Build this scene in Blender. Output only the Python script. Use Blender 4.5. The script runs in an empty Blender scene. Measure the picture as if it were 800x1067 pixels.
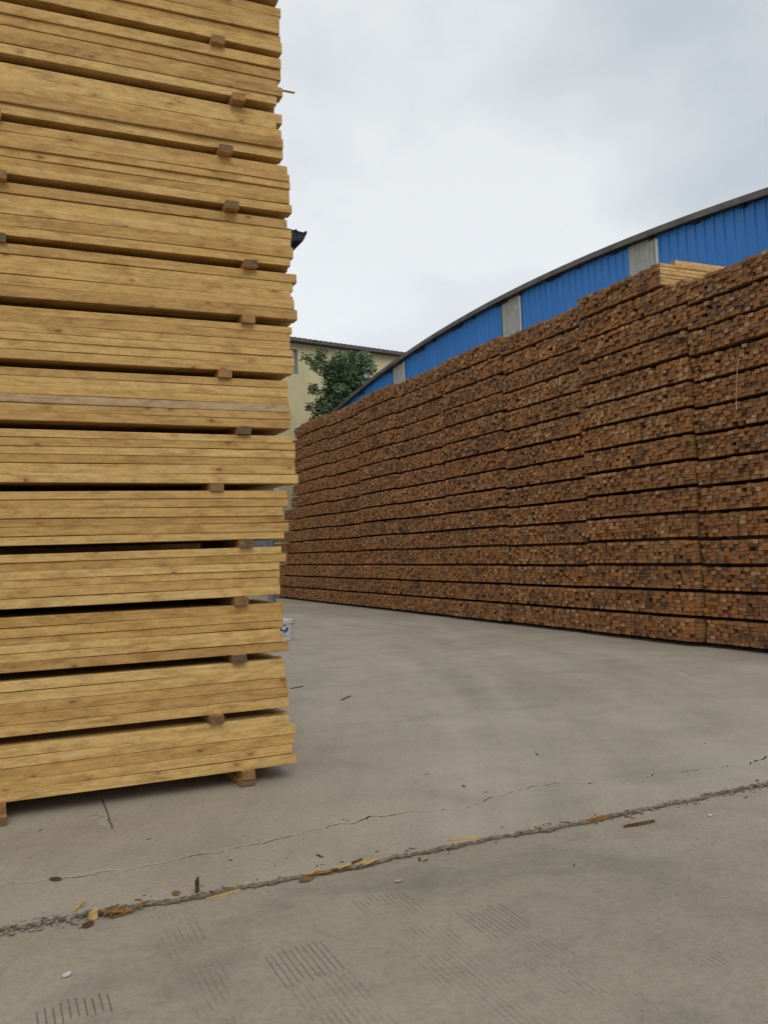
import bpy, math, random
from mathutils import Vector, Matrix, noise as mnoise
R_ = math.radians
sc = bpy.context.scene
C = sc.collection
rnd = random.Random(7)

# ------------------------------------------------------------------ camera
cam_d = bpy.data.cameras.new('camera')
cam_d.sensor_fit = 'VERTICAL'; cam_d.sensor_height = 24.0; cam_d.lens = 24.0 * 908 / 1067
cam_d.clip_start = 0.05; cam_d.clip_end = 3000
cam = bpy.data.objects.new('camera', cam_d); C.objects.link(cam)
right = Vector((0.9105, -0.4122, -0.0331)); upv = Vector((0.0116, -0.0546, 0.9984)); fwd = Vector((0.4134, 0.9095, 0.0449))
M = Matrix((right, upv, -fwd)).transposed().to_4x4(); M.translation = (0, 0, 1.5)
cam.matrix_world = M
sc.camera = cam

# ------------------------------------------------------------------ sky, sun, exposure
SUN_EL, SUN_AZ = 42, 186            # azimuth the light comes FROM, degrees clockwise from +Y (behind the camera)
w = bpy.data.worlds.new('World'); sc.world = w; w.use_nodes = True
nt = w.node_tree; nt.nodes.clear()
def N(t, ty, **kw):
    n = t.nodes.new(ty)
    for k, v in kw.items(): setattr(n, k, v)
    return n
out = N(nt, 'ShaderNodeOutputWorld'); bg = N(nt, 'ShaderNodeBackground')
sky = N(nt, 'ShaderNodeTexSky', sky_type='NISHITA', sun_disc=False)
sky.sun_elevation = R_(SUN_EL); sky.sun_rotation = R_(SUN_AZ)
tc = N(nt, 'ShaderNodeTexCoord'); mp = N(nt, 'ShaderNodeMapping'); mp.inputs['Scale'].default_value = (1, 1, 1.45)
mp.inputs['Location'].default_value = (0.35, 0.1, 0.2)
n1 = N(nt, 'ShaderNodeTexNoise'); n1.inputs['Scale'].default_value = 2.6; n1.inputs['Detail'].default_value = 6; n1.inputs['Roughness'].default_value = .48; n1.inputs['Distortion'].default_value = .15
cr = N(nt, 'ShaderNodeValToRGB')
cr.color_ramp.elements[0].position = .38; cr.color_ramp.elements[0].color = (5.05, 5.5, 5.95, 1)
cr.color_ramp.elements[1].position = .60; cr.color_ramp.elements[1].color = (7.5, 7.75, 7.9, 1)
mx = N(nt, 'ShaderNodeMixRGB'); mx.inputs[0].default_value = .93
L = nt.links.new
L(tc.outputs['Generated'], mp.inputs[0]); L(mp.outputs[0], n1.inputs['Vector']); L(n1.outputs['Fac'], cr.inputs[0])
# the cloud deck is thinner and brighter low down, as overcast skies are
sxyz = N(nt, 'ShaderNodeSeparateXYZ'); L(tc.outputs['Generated'], sxyz.inputs[0])
lr = N(nt, 'ShaderNodeMapRange', interpolation_type='SMOOTHSTEP'); lr.inputs['From Min'].default_value = .08; lr.inputs['From Max'].default_value = .55
lr.inputs['To Min'].default_value = 1.05; lr.inputs['To Max'].default_value = .97
L(sxyz.outputs[2], lr.inputs['Value'])
mlt = N(nt, 'ShaderNodeMixRGB', blend_type='MULTIPLY'); mlt.inputs[0].default_value = 1
L(cr.outputs[0], mlt.inputs[1]); L(lr.outputs[0], mlt.inputs[2])
L(sky.outputs[0], mx.inputs[1]); L(mlt.outputs[0], mx.inputs[2]); L(mx.outputs[0], bg.inputs[0])
bg.inputs[1].default_value = .1
L(bg.outputs[0], out.inputs[0])
sd = bpy.data.lights.new('sun', 'SUN'); sd.energy = 1.1; sd.angle = R_(35); sd.color = (1, .96, .9)
so = bpy.data.objects.new('sun', sd); C.objects.link(so)
az, el = R_(SUN_AZ), R_(SUN_EL)
so.rotation_euler = Vector((-math.sin(az)*math.cos(el), -math.cos(az)*math.cos(el), -math.sin(el))).to_track_quat('-Z', 'Y').to_euler()
sc.view_settings.view_transform = 'Standard'; sc.view_settings.look = 'None'
sc.view_settings.exposure = 0.2; sc.view_settings.gamma = 1; sc.view_settings.use_curve_mapping = False
sc.cycles.max_bounces = 6

# ------------------------------------------------------------------ helpers
WPOS = {}
class MB:
    """collects polygons with a grain coordinate and a tone per vertex, links them as ONE mesh"""
    def __init__(s): s.v = []; s.f = []; s.m = []; s.g = []; s.t = []
    def add(s, verts, faces, mat=0, g=None, tone=.5):
        b = len(s.v); s.v += [tuple(v) for v in verts]
        s.f += [tuple(b+i for i in f) for f in faces]; s.m += [mat]*len(faces)
        s.g += [tuple(x) for x in (g or verts)]; s.t += [tone]*len(verts)
    def build(s, name, mats, parent=None, org=(0, 0, 0)):
        me = bpy.data.meshes.new(name)
        o3 = Vector(org)
        me.from_pydata([(x-o3[0], y-o3[1], z-o3[2]) for x, y, z in s.v], [], s.f)
        if not isinstance(mats, (list, tuple)): mats = [mats]
        for m in mats: me.materials.append(m)
        me.polygons.foreach_set('material_index', s.m)
        a = me.attributes.new('gco', 'FLOAT_VECTOR', 'POINT'); a.data.foreach_set('vector', [c for g in s.g for c in g])
        a = me.attributes.new('tone', 'FLOAT', 'POINT'); a.data.foreach_set('value', s.t)
        me.update()
        o = bpy.data.objects.new(name, me); C.objects.link(o)
        o.location = org
        if parent:
            o.parent = parent; o.location = Vector(org) - WPOS.get(parent.name, parent.location)
        WPOS[o.name] = Vector(org)
        return o
    def box(s, x0, x1, y0, y1, z0, z1, mat=0, tone=.5):
        v = [(x, y, z) for x in (x0, x1) for y in (y0, y1) for z in (z0, z1)]
        s.add(v, [(0, 1, 3, 2), (4, 6, 7, 5), (0, 4, 5, 1), (2, 3, 7, 6), (0, 2, 6, 4), (1, 5, 7, 3)], mat, tone=tone)
    def board(s, p, axis, Lg, W, T, segs=1, ch=0.0, bow=0.0, tone=.5, tw=0.0, rnd=rnd):
        """a sawn board from p: runs along axis 0 (X) or 1 (Y); W across, T up; ends get material 1"""
        goff = (rnd.uniform(-40, 40), rnd.uniform(-40, 40), rnd.uniform(-40, 40))
        if ch > 0:
            sec = [(ch, 0), (W-ch, 0), (W, ch), (W, T-ch), (W-ch, T), (ch, T), (0, T-ch), (0, ch)]
        else:
            sec = [(0, 0), (W, 0), (W, T), (0, T)]
        n = len(sec); ca, sa = math.cos(tw), math.sin(tw)
        sec = [((a-W/2)*ca-(b-T/2)*sa+W/2, (a-W/2)*sa+(b-T/2)*ca+T/2) for a, b in sec]
        ph = rnd.uniform(0, 6.3); fr = rnd.uniform(.6, 1.6)
        V = []; G = []
        for i in range(segs+1):
            l = Lg*i/segs
            da = bow*math.sin(l*fr+ph) if segs > 1 else 0
            db = .6*bow*math.sin(l*fr*1.7+ph*2) if segs > 1 else 0
            for a, b in sec:
                q = (l, a+da, b+db)
                V.append((p[0]+q[0], p[1]+q[1], p[2]+q[2]) if axis == 0 else (p[0]-q[1], p[1]+q[0], p[2]+q[2]) if axis == 1 else None)
                G.append((l+goff[0], a+goff[1], b+goff[2]))
        F = []
        for i in range(segs):
            for k in range(n):
                k2 = (k+1) % n
                F.append((i*n+k, i*n+k2, (i+1)*n+k2, (i+1)*n+k))
        s.add(V, F, 0, G, tone)
        s.add(V[:n], [tuple(reversed(range(n)))], 1, G[:n], tone)
        s.add(V[-n:], [tuple(range(n))], 1, G[-n:], tone)
    def tube(s, pts, rad, n=8, mat=0, tone=.5, cap=True):
        rings = []
        V = []
        for i, p in enumerate(pts):
            p = Vector(p)
            d = (Vector(pts[min(i+1, len(pts)-1)]) - Vector(pts[max(i-1, 0)])).normalized()
            u = d.orthogonal().normalized(); v2 = d.cross(u)
            if i and rings:
                u = (rings[-1] - d*rings[-1].dot(d)).normalized(); v2 = d.cross(u)
            rings.append(u)
            r = rad[i] if isinstance(rad, (list, tuple)) else rad
            V += [tuple(p + u*r*math.cos(6.28318*k/n) + v2*r*math.sin(6.28318*k/n)) for k in range(n)]
        F = [(i*n+k, i*n+(k+1) % n, (i+1)*n+(k+1) % n, (i+1)*n+k) for i in range(len(pts)-1) for k in range(n)]
        if cap: F += [tuple(reversed(range(n))), tuple(range((len(pts)-1)*n, len(pts)*n))]
        s.add(V, F, mat, tone=tone)
    def lathe(s, c, prof, n=32, mat=0):
        V = [(c[0]+r*math.cos(6.28318*k/n), c[1]+r*math.sin(6.28318*k/n), c[2]+z) for r, z in prof for k in range(n)]
        F = [(i*n+k, i*n+(k+1) % n, (i+1)*n+(k+1) % n, (i+1)*n+k) for i in range(len(prof)-1) for k in range(n)]
        s.add(V, F, mat)

def tag(o, label=None, cat=None, group=None, kind=None):
    if label: o['label'] = label
    if cat: o['category'] = cat
    if group: o['group'] = group
    if kind: o['kind'] = kind
    return o
def empty(name, loc, label, cat, group=None):
    o = bpy.data.objects.new(name, None); C.objects.link(o); o.location = loc; o.empty_display_size = .1
    return tag(o, label, cat, group)
NTH = ['zeroth', 'first', 'second', 'third', 'fourth', 'fifth', 'sixth', 'seventh', 'eighth', 'ninth', 'tenth', 'eleventh', 'twelfth', 'thirteenth', 'fourteenth', 'fifteenth']

# ------------------------------------------------------------------ materials
def mat(name, rough=.7, spec=.3):
    m = bpy.data.materials.new(name); m.use_nodes = True
    t = m.node_tree; b = t.nodes['Principled BSDF']
    b.inputs['Roughness'].default_value = rough; b.inputs['Specular IOR Level'].default_value = spec
    return m, t, b
def ramp(t, stops, fac=None, interp='LINEAR'):
    n = N(t, 'ShaderNodeValToRGB'); e = n.color_ramp.elements; n.color_ramp.interpolation = interp
    while len(e) < len(stops): e.new(.5)
    for i, (p, c) in enumerate(stops): e[i].position = p; e[i].color = (*c, 1) if len(c) == 3 else c
    if fac: t.links.new(fac, n.inputs[0])
    return n.outputs[0]
def noise(t, vec, scale, detail=4, rough=.55, dist=0, mscale=None, mloc=None):
    if mscale or mloc:
        q = N(t, 'ShaderNodeMapping')
        if mscale: q.inputs['Scale'].default_value = mscale
        if mloc: q.inputs['Location'].default_value = mloc
        t.links.new(vec, q.inputs[0]); vec = q.outputs[0]
    n = N(t, 'ShaderNodeTexNoise'); n.inputs['Scale'].default_value = scale; n.inputs['Detail'].default_value = detail
    n.inputs['Roughness'].default_value = rough; n.inputs['Distortion'].default_value = dist
    t.links.new(vec, n.inputs['Vector']); return n.outputs['Fac']
def mixc(t, fac, a, b, mode='MIX'):
    n = N(t, 'ShaderNodeMixRGB', blend_type=mode)
    for i, x in ((0, fac), (1, a), (2, b)):
        if isinstance(x, (int, float)): n.inputs[i].default_value = x
        elif isinstance(x, tuple): n.inputs[i].default_value = (*x, 1)
        else: t.links.new(x, n.inputs[i])
    return n.outputs[0]
def mth(t, op, a, b=None, clamp=False):
    n = N(t, 'ShaderNodeMath', operation=op, use_clamp=clamp)
    for i, x in ((0, a), (1, b)):
        if x is None: continue
        if isinstance(x, (int, float)): n.inputs[i].default_value = x
        else: t.links.new(x, n.inputs[i])
    return n.outputs[0]
def bump(t, b, h, strength=.3, dist=.01):
    n = N(t, 'ShaderNodeBump'); n.inputs['Strength'].default_value = strength; n.inputs['Distance'].default_value = dist
    t.links.new(h, n.inputs['Height']); t.links.new(n.outputs[0], b.inputs['Normal'])
def attr(t, name, o='Fac'):
    n = N(t, 'ShaderNodeAttribute', attribute_name=name); return n.outputs[o]
def col(t, b, c): t.links.new(c, b.inputs['Base Color'])

def plank_mat(name, stops, end=False):
    m, t, b = mat(name, .72, .25)
    g = attr(t, 'gco', 'Vector'); tn = attr(t, 'tone')
    base = ramp(t, stops, tn)
    gr = noise(t, g, 1, 5, .6, .6, (2.2, 45, 75))
    base = mixc(t, 1, base, ramp(t, [(.3, (.80, .74, .66)), (.55, (1, 1, 1)), (.8, (1.08, 1.05, 1.0))], gr), 'MULTIPLY')
    bl = noise(t, g, 1, 7, .68, .5, (4.5, 12, 16))
    base = mixc(t, 1, base, ramp(t, [(.33, (.70, .63, .54)), (.5, (1, 1, 1)), (.68, (1.12, 1.09, 1.04))], bl), 'MULTIPLY')
    mo = noise(t, g, 1, 5, .7, .4, (16, 34, 46), (5, 5, 1))
    base = mixc(t, 1, base, ramp(t, [(.3, (.80, .76, .70)), (.5, (1, 1, 1)), (.7, (1.12, 1.11, 1.08))], mo), 'MULTIPLY')
    # orange resin streaks
    st = noise(t, g, 1, 3, .6, 1.2, (3.5, 10, 22), (7, 3, 1))
    base = mixc(t, mth(t, 'MULTIPLY', ramp(t, [(.62, (0, 0, 0)), (.74, (1, 1, 1))], st), .55), base, (.50, .26, .085))
    if not end:
        # knots: sparse dark spots with a halo
        q = N(t, 'ShaderNodeMapping'); q.inputs['Scale'].default_value = (6.2, 9, 12); t.links.new(g, q.inputs[0])
        vo = N(t, 'ShaderNodeTexVoronoi'); vo.inputs['Scale'].default_value = 1; t.links.new(q.outputs[0], vo.inputs['Vector'])
        keep = N(t, 'ShaderNodeSeparateColor'); t.links.new(vo.outputs['Color'], keep.inputs[0])
        k = ramp(t, [(.0, (0, 0, 0)), (.50, (0, 0, 0)), (.56, (1, 1, 1))], keep.outputs[0])
        dist = mth(t, 'ADD', vo.outputs['Distance'], mth(t, 'MULTIPLY', mth(t, 'SUBTRACT', noise(t, g, 60, 2), .5), .16))
        halo = mth(t, 'MULTIPLY', ramp(t, [(.08, (1, 1, 1)), (.45, (0, 0, 0))], dist), k)
        core = mth(t, 'MULTIPLY', ramp(t, [(.08, (1, 1, 1)), (.16, (0, 0, 0))], dist), mth(t, 'MULTIPLY', k, ramp(t, [(.3, (.25, .25, .25)), (.7, (1, 1, 1))], keep.outputs[1])))
        base = mixc(t, mth(t, 'MULTIPLY', halo, .48), base, (.30, .13, .04))
        base = mixc(t, mth(t, 'MULTIPLY', core, .75), base, (.13, .06, .025))
        # pale dusty scuffs
        sf = noise(t, g, 1, 5, .7, .6, (1.6, 14, 26), (11, 2, 7))
        base = mixc(t, mth(t, 'MULTIPLY', ramp(t, [(.6, (0, 0, 0)), (.72, (1, 1, 1))], sf), .45), base, (.55, .46, .33))
        # dirt scuffs on the outside
        du = noise(t, g, 1, 6, .7, .4, (5, 30, 40), (2, 9, 4))
        base = mixc(t, mth(t, 'MULTIPLY', ramp(t, [(.56, (0, 0, 0)), (.72, (1, 1, 1))], du), .5), base, (.27, .18, .10))
    col(t, b, base)
    bump(t, b, mth(t, 'ADD', gr, bl), .35, .004)
    return m
PINE = [(0, (0.408, 0.246, 0.083)), (.25, (0.501, 0.319, 0.113)), (.5, (0.556, 0.374, 0.144)), (.75, (0.501, 0.319, 0.105)), (.9, (0.417, 0.254, 0.083)), (.94, (0.436, 0.300, 0.166)), (1, (0.417, 0.300, 0.187))]
m_plank = plank_mat('pine plank side', PINE)
m_plank_end = plank_mat('pine plank end', [(0, (.34, .20, .08)), (.5, (.46, .30, .12)), (1, (.38, .24, .11))], True)
BEAR = [(0, (.36, .18, .07)), (.5, (.46, .25, .09)), (1, (.33, .19, .09))]
m_bear = plank_mat('bearer side', BEAR)
m_bear_end = plank_mat('bearer end', [(0, (.10, .072, .045)), (.5, (.20, .12, .055)), (1, (.33, .18, .07))], True)
m_pale = plank_mat('fresh pale board', [(0, (.54, .35, .14)), (1, (.62, .42, .185))])

def batten_end_mat():
    m, t, b = mat('weathered batten end', .85, .15)
    g = attr(t, 'gco', 'Vector'); tn = attr(t, 'tone')
    base = ramp(t, [(0, (.105, .066, .046)), (.12, (.175, .100, .058)), (.25, (.240, .132, .072)), (.40, (.335, .150, .055)), (.55, (.280, .138, .064)), (.68, (.385, .180, .062)), (.84, (.37, .21, .10)), (1, (.45, .29, .165))], tn)
    a = noise(t, g, 34, 4, .65)
    base = mixc(t, 1, base, ramp(t, [(.3, (.70, .66, .62)), (.55, (1.02, 1, .98)), (.8, (1.22, 1.16, 1.08))], a), 'MULTIPLY')
    # big patches of weather over the whole wall
    geo = N(t, 'ShaderNodeNewGeometry')
    big = noise(t, geo.outputs['Position'], 1.1, 4, .6)
    base = mixc(t, 1, base, ramp(t, [(.3, (.78, .78, .82)), (.5, (1, .97, .94)), (.7, (1.16, 1.02, .86))], big), 'MULTIPLY')
    # sun and rain have greyed the upper layers
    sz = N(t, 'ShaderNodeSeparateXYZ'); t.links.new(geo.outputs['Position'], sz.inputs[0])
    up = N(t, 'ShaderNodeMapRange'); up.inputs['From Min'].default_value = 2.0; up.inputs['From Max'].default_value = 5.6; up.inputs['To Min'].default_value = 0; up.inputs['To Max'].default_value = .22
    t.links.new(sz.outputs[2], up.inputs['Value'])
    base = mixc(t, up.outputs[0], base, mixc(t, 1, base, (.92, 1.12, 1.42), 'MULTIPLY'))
    col(t, b, base); bump(t, b, a, .5, .006); return m
m_bend = batten_end_mat()
m_bside = plank_mat('weathered batten side', [(0, (.20, .105, .045)), (.5, (.30, .16, .06)), (1, (.25, .145, .065))])

def concrete(name, c0, c1, grooves=(), rings=True):
    m, t, b = mat(name, .82, .25)
    geo = N(t, 'ShaderNodeNewGeometry'); P = geo.outputs['Position']
    a = noise(t, P, .45, 5, .6, .4); c = noise(t, P, 2.3, 7, .66, .3); d = noise(t, P, 38, 4, .6); e = noise(t, P, 190, 3, .6)
    base = ramp(t, [(.3, c0), (.7, c1)], a)
    base = mixc(t, 1, base, ramp(t, [(.3, (.90, .895, .885) if rings else (.84, .835, .82)), (.5, (1, 1, 1)), (.7, (1.05, 1.05, 1.04))], c), 'MULTIPLY')
    base = mixc(t, 1, base, ramp(t, [(.3, (.86, .85, .83)), (.55, (1, 1, 1)), (.7, (1.06, 1.06, 1.06))], d), 'MULTIPLY')
    base = mixc(t, 1, base, ramp(t, [(.3, (.82, .82, .82)), (.7, (1.13, 1.13, 1.13))], e), 'MULTIPLY')
    # dark pits and specks
    vo = N(t, 'ShaderNodeTexVoronoi'); vo.inputs['Scale'].default_value = 11; t.links.new(P, vo.inputs['Vector'])
    sp = N(t, 'ShaderNodeSeparateColor'); t.links.new(vo.outputs['Color'], sp.inputs[0])
    spk = mth(t, 'MULTIPLY', ramp(t, [(.06, (1, 1, 1)), (.11, (0, 0, 0))], mth(t, 'ADD', vo.outputs['Distance'], mth(t, 'MULTIPLY', mth(t, 'SUBTRACT', d, .5), .12))), ramp(t, [(.86, (0, 0, 0)), (.88, (1, 1, 1))], sp.outputs[0]))
    base = mixc(t, mth(t, 'MULTIPLY', spk, .55), base, (.09, .075, .06))
    # oily / damp dark stains
    stn = noise(t, P, 1.0, 6, .62, .8, (.9, 1.2, 1), (3.3, 1.2, 0))
    base = mixc(t, mth(t, 'MULTIPLY', ramp(t, [(.53, (0, 0, 0)), (.68, (1, 1, 1))], stn), .24 if rings else .42), base, (.15, .135, .12))
    h = mth(t, 'ADD', mth(t, 'MULTIPLY', c, .5), mth(t, 'MULTIPLY', e, .25))
    if rings:
        # arcs swept by turning forklift tyres
        sxy = N(t, 'ShaderNodeSeparateXYZ'); t.links.new(P, sxy.inputs[0])
        fl = N(t, 'ShaderNodeCombineXYZ'); t.links.new(sxy.outputs[0], fl.inputs[0]); t.links.new(sxy.outputs[1], fl.inputs[1])
        brk = noise(t, P, .9, 5, .65, .4)
        for (cx_, cy_, r_, wd, am) in ((-58.57, 39.755, 70.94, .24, .42), (-17.317, 15.768, 24.57, .34, .38), (-32.03, 22.15, 38.83, .3, .34), (-6.19, 12.73, 14.34, .34, .34), (-17.317, 15.768, 23.3, .3, -.26), (-32.03, 22.15, 39.9, .4, -.2)):
            q = N(t, 'ShaderNodeVectorMath', operation='DISTANCE'); t.links.new(fl.outputs[0], q.inputs[0]); q.inputs[1].default_value = (cx_, cy_, 0)
            dd = mth(t, 'ABSOLUTE', mth(t, 'SUBTRACT', q.outputs['Value'], mth(t, 'ADD', mth(t, 'MULTIPLY', brk, .5), r_-.25)))
            band = mth(t, 'SUBTRACT', 1, mth(t, 'DIVIDE', dd, wd), True)
            band = mth(t, 'MULTIPLY', band, ramp(t, [(.38, (.15, .15, .15)), (.6, (1, 1, 1))], noise(t, P, 1.6, 5, .65, 0, None, (r_, 0, 0))))
            base = mixc(t, mth(t, 'MULTIPLY', band, abs(am)), base, (.43, .385, .31) if am > 0 else (.17, .15, .125))
        q = N(t, 'ShaderNodeVectorMath', operation='DISTANCE'); t.links.new(fl.outputs[0], q.inputs[0]); q.inputs[1].default_value = (-17.317, 15.768, 0)
        cb = N(t, 'ShaderNodeCombineXYZ'); t.links.new(mth(t, 'MULTIPLY', q.outputs['Value'], 5.5), cb.inputs[0]); t.links.new(mth(t, 'MULTIPLY', sxy.outputs[1], .35), cb.inputs[1])
        base = mixc(t, .38, base, mixc(t, 1, base, ramp(t, [(.3, (.84, .835, .82)), (.5, (1, 1, 1)), (.7, (1.14, 1.135, 1.12))], noise(t, cb.outputs[0], 1, 4, .6)), 'MULTIPLY'))
    if grooves:
        sx = N(t, 'ShaderNodeSeparateXYZ'); t.links.new(P, sx.inputs[0])
        wob = mth(t, 'MULTIPLY', mth(t, 'SUBTRACT', noise(t, P, 6, 2), .5), .06)
        tot = None
        for (xa, xb, ya, yb, sk, pit, st, fade) in grooves:
            # skew sk: x shift per metre of y
            xx = mth(t, 'ADD', sx.outputs[0], mth(t, 'MULTIPLY', mth(t, 'SUBTRACT', sx.outputs[1], yb), -sk))
            fr = mth(t, 'FRACT', mth(t, 'DIVIDE', mth(t, 'SUBTRACT', xx, xa), pit))
            ln = mth(t, 'LESS_THAN', mth(t, 'ABSOLUTE', mth(t, 'SUBTRACT', fr, .5)), mth(t, 'ADD', .02, mth(t, 'MULTIPLY', noise(t, P, 22, 3, .6), .2)))
            inx = mth(t, 'MULTIPLY', mth(t, 'GREATER_THAN', xx, xa), mth(t, 'LESS_THAN', xx, xb))
            wn = N(t, 'ShaderNodeTexWhiteNoise', noise_dimensions='1D'); t.links.new(mth(t, 'FLOOR', mth(t, 'DIVIDE', mth(t, 'SUBTRACT', xx, xa-ya*7), pit)), wn.inputs['W'])
            yy = mth(t, 'ADD', mth(t, 'ADD', sx.outputs[1], wob), mth(t, 'MULTIPLY', mth(t, 'SUBTRACT', wn.outputs['Value'], .5), .05))
            iny = mth(t, 'MULTIPLY', mth(t, 'GREATER_THAN', yy, ya), mth(t, 'LESS_THAN', yy, yb))
            k = mth(t, 'MULTIPLY', mth(t, 'MULTIPLY', ln, inx), mth(t, 'MULTIPLY', iny, st))
            if fade:
                k = mth(t, 'MULTIPLY', k, ramp(t, [(.42, (0, 0, 0)), (.62, (1, 1, 1))], noise(t, P, 4.5, 3, .6, 0, None, (xa, ya, 0))))
            tot = k if tot is None else mth(t, 'MAXIMUM', tot, k)
        base = mixc(t, mth(t, 'MULTIPLY', tot, .85), base, (.085, .072, .058))
        h = mth(t, 'SUBTRACT', h, mth(t, 'MULTIPLY', tot, .8))
    col(t, b, base); bump(t, b, h, .35, .006)
    return m
GRV = [  # x range, y range, skew, pitch, strength, broken up?
    (.92, 1.17, 3.03, 3.29, 0, .0255, .66, False), (.93, 1.18, 2.2, 3.05, 0, .0255, .55, True),
    (.118, .37, 3.13, 3.275, 0, .0255, .75, False), (.12, .37, 2.3, 3.13, 0, .0255, .35, True),
    (1.41, 1.67, 3.53, 3.60, 0, .0255, .6, False), (1.41, 1.67, 1.9, 3.53, 0, .0255, .5, True),
    (1.745, 1.985, 3.02, 3.265, 0, .0255, .62, False), (1.745, 1.985, 2.0, 3.02, 0, .0255, .4, True),
    (2.27, 2.44, 3.1, 3.66, 0, .0255, .4, True), (2.29, 2.49, 2.38, 2.62, 0, .0255, .55, True),
    (.60, .78, 2.5, 3.86, 0, .0255, .5, True), (2.6, 2.8, 3.3, 3.6, 0, .0255, .35, True), (3.0, 3.25, 2.9, 3.4, 0, .0255, .3, True)]
m_conc_f = concrete('worn loading lane concrete', (0.275, 0.236, 0.180), (0.351, 0.306, 0.236), GRV, False)
m_conc_r = concrete('yard concrete', (0.303, 0.263, 0.205), (0.389, 0.343, 0.271), (), True)

def flat(name, c, rough=.7, spec=.3, var=.12, sc_=8, bmp=.15, metal=0):
    m, t, b = mat(name, rough, spec)
    tco = N(t, 'ShaderNodeTexCoord')
    a = noise(t, tco.outputs['Object'], sc_, 5, .6)
    lo = tuple(x*(1-var*1.6) for x in c); hi = tuple(min(1, x*(1+var)) for x in c)
    col(t, b, ramp(t, [(.3, lo), (.7, hi)], a)); bump(t, b, a, bmp, .01)
    b.inputs['Metallic'].default_value = metal
    return m
def blue_mat():
    m, t, b = mat('blue painted steel sheet', .45, .4)
    tco = N(t, 'ShaderNodeTexCoord'); P = tco.outputs['Object']
    a = noise(t, P, 1, 5, .6, .2, (2, 3.5, .35)); c = noise(t, P, 1, 3, .5, 0, (1, 1.1, .05))
    base = ramp(t, [(.3, (.026, .198, .57)), (.7, (.034, .228, .64))], a)
    base = mixc(t, 1, base, ramp(t, [(.35, (.94, .95, .96)), (.65, (1.05, 1.03, 1.02))], c), 'MULTIPLY')
    col(t, b, base); return m
m_blue = blue_mat()
m_panel = flat('milky skylight sheet', (.42, .425, .385), .4, .4, .14, 3)
m_trimw = flat('white trim', (.62, .64, .64), .5)
m_roofmetal = flat('dull roof edge steel', (.135, .128, .11), .6, .3, .25, 2)
m_dark = flat('dark steel purlin', (.035, .035, .04), .7)
m_cream = flat('cream painted render', (.60, .52, .31), .9, .1, .10, .6)
m_tile = flat('grey roof tile', (.115, .105, .10), .85, .15, .3, 5)
m_dtile = flat('dark roof tile', (.030, .034, .040), .85, .15, .3, 5)
m_glass = flat('window glass', (.26, .28, .30), .12, .6, .2, 2, .02)
m_wframe = flat('grey window frame', (.25, .27, .28), .5)
m_pale_render = flat('pale render', (.40, .38, .34), .9, .1, .1, 1)  # house wall's own pale grey-beige
m_post = flat('blue grey steel', (.11, .128, .155), .5, .4, .25, 6)
m_white = flat('white plastic', (.44, .445, .45), .35, .45, .04, 6, .02)
m_navy = flat('navy print', (.012, .020, .16), .4, .4, .05)
m_wire = flat('galvanised wire', (.35, .36, .37), .4, .5, .1, 20, .05, .8)
m_bark = flat('tree bark', (.085, .065, .048), .9, .1, .3, 9, .6)
m_gravel = flat('broken concrete', (.25, .225, .185), .9, .1, .35, 14, .5)
m_paper = flat('white paper', (.55, .55, .53), .8)
m_pink = flat('pink plastic scrap', (.55, .26, .24), .6)
m_string = flat('pale string', (.5, .47, .40), .8)
m_leafdry = flat('dry brown leaf', (.22, .115, .04), .8, .2, .35, 30)
m_bark2 = flat('torn bark strip', (.10, .055, .03), .9, .1, .35, 25)
m_straw = flat('yellow wood splinter', (.46, .31, .12), .8, .2, .2, 25)
def leaf_mat():
    m, t, b = mat('green leaf', .5, .4)
    tn = attr(t, 'tone')
    col(t, b, ramp(t, [(0, (.050, .090, .040)), (.5, (.10, .160, .072)), (.8, (.15, .22, .105)), (1, (.28, .33, .20))], tn))
    b.inputs['Transmission Weight'].default_value = 0
    return m
m_leaf = leaf_mat()

# ------------------------------------------------------------------ ground
def fbm(x, s=0.0):
    return mnoise.fractal(Vector((x, s, 3.1)), 1.0, 2.0, 5)
m_broken = flat('dirty broken edge darkened against light', (.20, .165, .122), .95, .05, .4, 30, .6)  # soiled edge, its colour also darkened to offset light the bevel catches
DROP = .016
g = MB(); g.add([(-400, -400, -DROP), (400, -400, -DROP), (400, 400, -DROP), (-400, 400, -DROP)], [(0, 1, 2, 3)])
tag(g.build('ground', m_conc_f), kind='structure')
CR = [(-30, 4.5), (-2, 4.62), (0.03, 4.559), (0.279, 4.487), (0.649, 4.449), (0.913, 4.481), (1.292, 4.495), (1.552, 4.558), (2.025, 4.595), (2.254, 4.564), (2.48, 4.494), (2.795, 4.603), (3.162, 4.682), (3.569, 4.485), (3.894, 4.504), (4.535, 4.397), (4.719, 4.406), (4.876, 4.467), (6.5, 4.5), (60, 4.6)]
def crack_y(x):
    for (a, ya), (b, yb) in zip(CR, CR[1:]):
        if a <= x <= b: return ya+(yb-ya)*(x-a)/(b-a) + .035*fbm(x*9, 5) + .012*fbm(x*45, 8)
    return 4.5
def edge_y(x):
    k = max(0, 1-abs(x-.1)/.7)*.06 + max(0, 1-abs(x-4.3)/1.2)*.05
    return 3.965 + .028*fbm(x*2.3, 1) + .010*fbm(x*13, 2) + .012*fbm(x*47, 3) + k*(.6+1.2*abs(fbm(x*23, 4)))
def crack_w(x):
    return max(.002, .0125 + .014*fbm(x*2.3, 11) + .008*fbm(x*17, 13)) * (1 if x > .35 else .6)
xs = [-60, -20, -8, -4] + [-2 + .02*i for i in range(476)] + [9, 12, 20, 60]
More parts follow.
